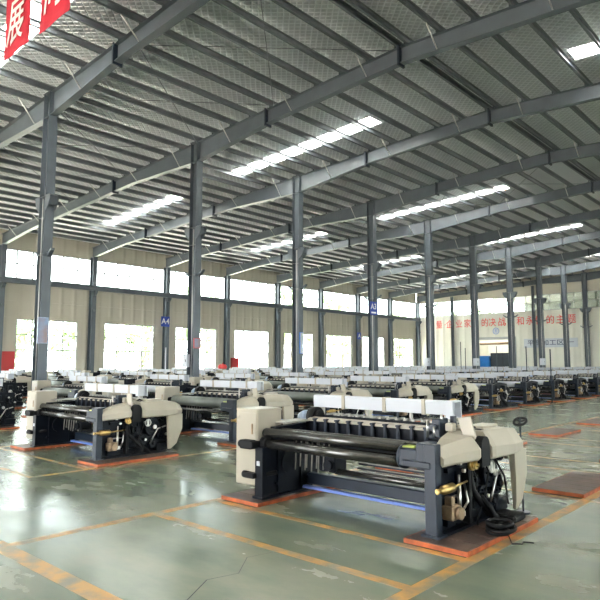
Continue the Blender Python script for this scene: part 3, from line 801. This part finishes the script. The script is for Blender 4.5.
    cb = MB(); cb.box(-.014, .014, .872, .90, .77, .90); cb.box(-.022, .022, .862, .93, .90, .922, .004); cb.box(.02, .028, .872, .885, .75, .86)
    for i in range(11):
        q = MB(); x = -.85 + .17 * i; q.add([(vx + x, vy, vz) for vx, vy, vz in cb.v], cb.f); add('clamp', q, 'slate', k)
    b = MB(); b.box(-1.03, 1.06, .92, 1.0, .60, .885, .005); b.box(-1.03, 1.06, .70, .76, .70, .78, .004)
    add('breast_beam', b, 'navy')
    # harness frames
    b = MB()
    for i in range(4):
        y = 1.12 + .07 * i; b.box(-.92, .88, y, y + .022, .90 - .02 * i, .945 - .02 * i)
        b.box(-.92, -.88, y, y + .022, .52, .94); b.box(.84, .88, y, y + .022, .52, .94)
    k = add('harness_frame', b, 'navy')
    b = MB()
    for i in range(16): x = -.85 + .112 * i; b.box(x - .02, x + .012, 1.13, 1.30, .945, .965)
    add('harness_hook', b, 'alu', k, 'row of pale hooks on the harness frames')
    b = MB()
    for i in range(4): b.box(-.40, 1.07, 1.10 + .03 * i, 1.125 + .03 * i, .29 + .048 * i, .32 + .048 * i)
    add('tie_rod', b, 'slate')
    b = MB()
    for i in range(4): b.box(-.40, 1.07, 1.094 + .03 * i, 1.101 + .03 * i, .312 + .048 * i, .32 + .048 * i)
    add('tie_rod_edge', b, 'alu')
    # white harness cover rail
    b = MB(); b.prism([(1.16, 1.035), (1.15, 1.17), (1.17, 1.185), (1.25, 1.185), (1.26, 1.035)], -1.10, .80)
    k = add('top_rail', b, 'white', None, 'long white cover rail')
    b = MB(); b.box(.80, .81, 1.10, 1.30, 1.0, 1.19); b.box(.81, .88, 1.10, 1.12, 1.0, 1.19); b.box(.81, .88, 1.10, 1.30, 1.175, 1.19); b.box(.81, .88, 1.28, 1.30, 1.0, 1.19)
    add('end_channel', b, 'white', k)
    for x in (-.62, -.02, .5):
        add('rail_clip', MB().box(x - .022, x + .022, 1.14, 1.27, 1.025, 1.195, .004), 'cream', k)
    b = MB()
    for x in (-1.02, .76): b.box(x - .03, x + .03, 1.19, 1.25, .80, 1.03)
    for x in (-.3, .3): b.box(x - .012, x + .012, 1.2, 1.24, .93, 1.03)
    add('rail_post', b, 'alu')
    # lower cross members
    b = MB(); b.box(-1.03, 1.07, .94, 1.05, .12, .25, .01); b.box(.90, 1.07, .74, .92, .17, .30, .01)
    add('cross_beam', b, 'slate')
    add('trough_strip', MB().box(-1.03, 1.07, .86, .93, .08, .11), 'blue', None, 'blue strip along the foot')
    add('guide_roller', MB().tube([(-.45, .80, .35), (1.07, .80, .35)], .034, 14), 'roller')
    b = MB(); b.box(-.66, -.42, .74, .96, .34, .56, .01); b.box(-.80, -.66, .80, .92, .40, .50, .01); b.cyl((-.50, .72, .42), 'y', .06, .05, 14)
    add('shedding_box', b, 'navy')
    b = MB()
    for i in range(9): b.tube([(-1.0 + .06 * i, .70 + .02 * (i % 3), .32 + .04 * (i % 2)), (-1.0 + .06 * i, .72 + .02 * (i % 3), .66)], .008, 6)
    add('spring', b, 'alu', None, 'hanging spring')
    # left end
    b = MB(); b.box(-1.52, -1.145, .21, .62, .17, 1.05, .012)
    k = add('control_cabinet', b, 'cream')
    b = MB(); b.box(-1.50, -1.165, .202, .21, .55, 1.0); b.cyl((-1.46, .197, .95), 'y', .018, .015, 12)
    add('panel_door', b, 'cream', k)
    b = MB(); b.box(-1.235, -1.215, .193, .202, .76, .88)
    add('handle', b, 'bronze', k)
    b = MB(); b.box(-1.22, -.98, .50, .98, .875, .892)
    add('side_tray', b, 'alu')
    b = MB(); b.tube([(-1.06, 1.08, .92), (-.96, 1.08, .92)], .12, 22); b.cyl((-.94, 1.08, .92), 'x', .08, .04, 18)
    b.box(-1.05, -.97, 1.02, 1.14, .72, .84)
    k = add('weft_drum', b, 'black')
    b = MB(); b.tube([(-1.26, 1.08, .90), (-1.20, 1.08, .90), (-1.06, 1.08, .90)], [.06, .09, .10], 12); b.box(-1.24, -1.10, 1.02, 1.14, .76, .85)
    add('wrapped_motor', b, 'wrap', k, 'pale blue plastic wrapped motor')
    add('label_sticker', MB().box(-1.105, -1.06, .16, .17, .42, .47), 'white')
    return P

H0 = 0.05
def build_loom(kind, lab):
    r = thing('weaving_loom', lab, 'weaving loom', (0, 0, H0), 'weaving looms')
    objs = []
    for name, mb, m, par, l in loom_parts(kind):
        o = obj(name, mb, m, r if par is None else objs[par], l, dz=H0); objs.append(o)
    return r
def merged_loom_mesh(kind):
    return mesh_of('weaving_loom_body', [(mb, m) for _, mb, m, _, _ in loom_parts(kind)], dz=H0)
far_mesh = {1: merged_loom_mesh(1), 2: merged_loom_mesh(2)}
near = build_loom(0, 'nearest loom, white-hooded with brass cylinder and black cable coil at its right end')
near.location = (-4.0, Y0, H0)
tag(near, group='weaving looms')
left = copy_tree(near); left.location = (-4 - DXC + .1, Y0 + .15, H0)
left['label'] = 'loom left of the nearest one in the front row, standing by the first column'
proto = {}
GP = 'foot plates under the looms'
foot_plate(-5.55, Y0 + .02, 'orange-edged steel plate under the left end of the nearest loom', GP)
foot_plate(-3.04, Y0, 'orange-edged steel plate under the right end of the nearest loom', GP)
FILE = ['', 'second', 'third', 'fourth', 'fifth', 'sixth']
XF = [-4 - DXC * c for c in range(6)]
XF[3] -= 0.1; XF[1] += 0.1
for c in range(1, 6):
    for rr in range(0, 19):
        y = Y0 + .15 + ROW * rr
        if y > YE - 3: continue
        x = XF[c]
        # skip what the photo shows nothing of
        if (x + 1.7) < -2.75 * (y + 1.9): continue
        if c == 1 and y > 40 + 22: continue
        desc = '%s file from the right aisle, %s row from the front' % (ORD[c], ORD[rr])
        kd = 1
        if (c == 1 and rr >= 5) or (c == 2 and rr == 0) or (c > 1 and (c * 7 + rr * 3) % 4 == 0): kd = 2
        look = 'hooded weaving loom' if kd == 1 else 'dark open-flanked weaving loom'
        if not (c == 1 and rr == 0):
            if y * .74 - x * .67 < 17.5 or (c == 1 and rr < 7):
                if kd not in proto: proto[kd] = build_loom(kd, ''); o = proto[kd]
                else: o = copy_tree(proto[kd])
            else:
                o = bpy.data.objects.new('weaving_loom', far_mesh[kd]); C.objects.link(o); tag(o, 'x', 'weaving loom', 'weaving looms')
            o.location = (x, y, H0)
            o['label'] = look + ' ' + desc
        for s_, dx in (('left', -1.60), ('right', 0.97)):
            foot_plate(x + dx, y - .03, 'floor plate under %s end of loom, %s file from aisle, %s row back' % (s_, ORD[c], ORD[rr]), GP)
G2 = 'bare foot plates without looms'
for x, y, l in ((-3.04, 7.62, 'bare steel plate with orange edge, the nearest on the open floor at right'), (-5.40, 7.6, 'bare steel plate seen beneath the nearest loom'),
                (-5.40, 10.35, 'bare steel plate just behind the hood of the nearest loom'), (-3.08, 10.5, 'bare steel plate at the right picture edge, second in its file'), (-5.33, 13.3, 'bare steel plate right of the loose handwheel on the open floor'),
                (-5.32, 16.4, 'farthest bare steel plate on the open floor, at the right picture edge')):
    foot_plate(x, y, l, G2)

# extras on the nearest loom
r = thing('cable_coil', 'black coiled cable lying on the front right foot plate', 'cable', (-2.47, 5.38, H0))
mb = MB()
for k in range(5): mb.torus((0.0 + .016 * (k % 3), 0.02 * (k % 2), .018 + .02 * k), 'z', .095 + .014 * (k % 3), .017, 22, 6, ('X', .05 * (k % 3)))
obj('coil', mb, M['black'], r)
obj('loose_end', MB().tube([(.10, -.02, .02), (.17, -.10, -.034), (.24, -.05, -.034), (.22, .02, -.034), (.30, .06, -.036)], .007, 6), M['black'], r)
r = thing('tool_tray', 'black rubber pad lying at the rear of the front right foot plate', 'pad', (-2.62, 5.95, H0))
obj('pad', MB().box(-.10, .14, -.16, .10, 0.0, .07, .02), M['black'], r)
r = thing('handwheel', 'black spoked handwheel on a stem behind the nearest loom', 'handwheel', (-2.68, 6.47, 0))
mb = MB(); q = ('X', .55)
mb.torus((0, 0, .96), 'z', .066, .014, 24, 8, q)
for k in range(3):
    t = k * 2 * PI / 3 + .5; R = Matrix.Rotation(.55, 3, 'X'); e_ = R @ Vector((.064 * math.cos(t), .064 * math.sin(t), 0)); mb.tube([(0, 0, .96), (e_.x, e_.y, .96 + e_.z)], .008, 6)
obj('wheel', mb, M['black'], r); obj('stem', MB().tube([(0, 0, 0.02), (0, 0, 1.0)], .011, 8), M['slate'], r)
obj('base', MB().cyl((0, 0, .01), 'z', .07, .02, 16), M['slate'], r)

r = thing('tarpaulin_bundle', 'bright red cloth bundle lying on a white loom rail near the second column', 'cloth bundle', (-27.47, 23.32, 1.19))
mb = MB()
for cx_, rr_ in ((-.16, .17), (.12, .19), (.0, .14)):
    mb.tube([(cx_, 0, .005), (cx_, 0, .03), (cx_ + .01, 0, .14), (cx_, 0, .24), (cx_, 0, .28)], [rr_ * .5, rr_ * .9, rr_, rr_ * .7, rr_ * .15], 10)
obj('cloth', mb, M['redchar'], r); obj('knot', MB().tube([(-.02, 0, .2), (.0, .02, .34), (.06, .0, .38)], [.05, .03, .015], 8), M['redchar'], r)
# thin poles standing among the looms
for i, (px, Y, h, l) in enumerate(((461, 35.85, 2.9, 'tallest thin dark pole standing among the far looms, left of the blue bin'), (465.5, 35.85, 2.5, 'thin dark pole just right of the tallest one'), (526.5, 27, 2.3, 'thin pole among the looms left of the white wall sign'), (550.5, 24, 2.1, 'thin pole among the looms below the white wall sign'), (497, 32.949999999999996, 2.5, 'thin pole in front of the end wall doorway'))):
    r = thing('signal_pole', l, 'pole', (px_x(px, Y), Y, 0)); obj('rod', MB().tube([(0, 0, 0), (0, 0, h)], .022, 6), M['slate'], r); obj('base', MB().cyl((0, 0, .01), 'z', .12, .02, 12), M['slate'], r)
r = thing('signal_pole', 'pale pole by the window wall column with the A4 sign', 'pole', (px_x(165.5, 18.45), 18.45, 0)); obj('rod', MB().tube([(0, 0, 0), (0, 0, 2.35)], .035, 8), M['white'], r); obj('base', MB().cyl((0, 0, .01), 'z', .14, .02, 12), M['white'], r)

# ------------------------------------------------------------------ trees outside the left windows
def tree(x, y, h, w, lab, seed):
    rnd = random.Random(seed)
    r = thing('tree', lab, 'tree', (x, y, -0.1), 'trees beyond the window wall')
    obj('trunk', MB().tube([(0, 0, 0), (.1, .05, h * .3), (0, .1, h * .6)], [.2, .16, .08], 8), M['bark'], r)
    mb = MB()
    for k in range(150):
        t = rnd.uniform(0, 2 * PI); u = rnd.uniform(-1, 1); q = rnd.uniform(.3, 1) ** .5
        cx = w * q * math.cos(t) * math.sqrt(1 - u * u); cy = w * q * math.sin(t) * math.sqrt(1 - u * u); cz = h * .58 + h * .42 * q * u
        s = rnd.uniform(.25, .6)
        vs = [Vector((rnd.uniform(-1, 1), rnd.uniform(-1, 1), rnd.uniform(-1, 1))) * s for _ in range(3)]
        for _ in range(3):
            a = [Vector((cx, cy, cz)) + Vector((rnd.uniform(-s, s), rnd.uniform(-s, s), rnd.uniform(-s, s))) for _ in range(4)]
            mb.add(a, [(0, 1, 2), (0, 2, 3)])
    obj('crown', mb, M['leaf'], r)
for i in range(13):
    y = 12 + i * 8.2 + random.uniform(-.6, .6); x = -50 - random.uniform(0, 8)
    if abs(i - 5.5) < 0: continue
    tree(x, y, random.uniform(6.5, 10) if i < 4 else random.uniform(9, 13), random.uniform(2.6, 3.5), 'leafy green tree outside the window wall, %s from the left' % ORD[i], i)

# ------------------------------------------------------------------ banners
def pt(px, py, Y):
    f = 600.0; p = math.atan(62 / f); fh = f / math.cos(p); a = math.atan(550 / fh)
    right = Vector((math.cos(a), math.sin(a), 0)); fw = Vector((-math.sin(a) * math.cos(p), math.cos(a) * math.cos(p), math.sin(p))); up = right.cross(fw)
    d = fw * f + right * (px - 300) - up * (py - 300)
    return Vector((0, 0, 1.6)) + d * (Y / d.y)
banner('展', -13.55, -12.27, 9.85, 8.29, 'red hanging banner with the white character 展, at the top left', chz=8.95)
banner('向', -11.76, -10.48, 9.85, 8.25, 'red hanging banner cut by the top picture edge, right of the 展 banner', chz=8.98)
tag(obj('banner_cord', MB().tube([(-26, 5.02, 9.87), (2, 5.02, 9.87)], .006, 5), M['rod']), 'thin cord stretched under the roof carrying the red banners', 'cord')

# ------------------------------------------------------------------ light
w = bpy.data.worlds.new('overcast_sky'); sc.world = w; w.use_nodes = True
N = w.node_tree.nodes; L = w.node_tree.links; bg = N['Background']
tc = N.new('ShaderNodeTexCoord'); sep = N.new('ShaderNodeSeparateXYZ'); rp = N.new('ShaderNodeValToRGB')
L.new(tc.outputs['Generated'], sep.inputs[0]); L.new(sep.outputs['Z'], rp.inputs['Fac'])
rp.color_ramp.elements[0].color = (0.92, 0.96, 1.0, 1); rp.color_ramp.elements[1].color = (1.0, 0.98, 0.95, 1)
L.new(rp.outputs['Color'], bg.inputs['Color']); bg.inputs['Strength'].default_value = 9.0

sl = bpy.data.lights.new('sun', 'SUN'); sl.energy = 34; sl.angle = 0.02; sl.color = (1.0, 0.97, 0.93)
so = bpy.data.objects.new('sun', sl); C.objects.link(so); so.location = (0, -20, 60); so.rotation_euler = (math.radians(24), 0, math.radians(-20))
def portal(loc, rot, sx, sy):
    l = bpy.data.lights.new('daylight_portal', 'AREA'); l.shape = 'RECTANGLE'; l.size = sx; l.size_y = sy; l.cycles.is_portal = True
    o = bpy.data.objects.new('daylight_portal', l); C.objects.link(o); o.location = loc; o.rotation_euler = rot
ym = (YB + YE) / 2
portal((XW - .2, ym, (CL0 + CL1) / 2), (0, -PI / 2, 0), CL1 - CL0, YE - YB)
portal((XW - .2, ym, (WZ0 + WZ1) / 2), (0, -PI / 2, 0), WZ1 - WZ0, YE - YB)
portal((XW2 + .2, ym, (CL0 + CL1) / 2), (0, PI / 2, 0), CL1 - CL0, YE - YB)
portal((XW2 + .2, ym, (WZ0 + WZ1) / 2), (0, PI / 2, 0), WZ1 - WZ0, YE - YB)
portal(((XW + XW2) / 2, YB - .3, 3.1), (PI / 2, 0, 0), XW2 - XW, 6.2)
for y in skyY:
    for a, b in skyX: portal(((a + b) / 2, y, zs((a + b) / 2) + .3), (0, 0, 0), b - a, 2 * SW)

# ------------------------------------------------------------------ camera
cam = bpy.data.cameras.new('camera'); co = bpy.data.objects.new('camera', cam); C.objects.link(co)
cam.sensor_width = 36; cam.lens = 36.0; cam.clip_end = 500; cam.clip_start = 0.05
co.location = (0, 0, 1.6)
p = math.atan(62 / 600); fh = 600 / math.cos(p); az = math.atan(550 / fh)
co.rotation_euler = (PI / 2 + p, 0, az)
sc.camera = co
sc.view_settings.view_transform = 'Standard'; sc.view_settings.look = 'None'; sc.view_settings.gamma = 1; sc.view_settings.use_curve_mapping = False
sc.view_settings.exposure = 0.97
cy = sc.cycles
cy.use_denoising = True; cy.max_bounces = 8; cy.diffuse_bounces = 5; cy.glossy_bounces = 4; cy.transparent_max_bounces = 8
cy.sample_clamp_indirect = 10; cy.caustics_reflective = False; cy.caustics_refractive = False
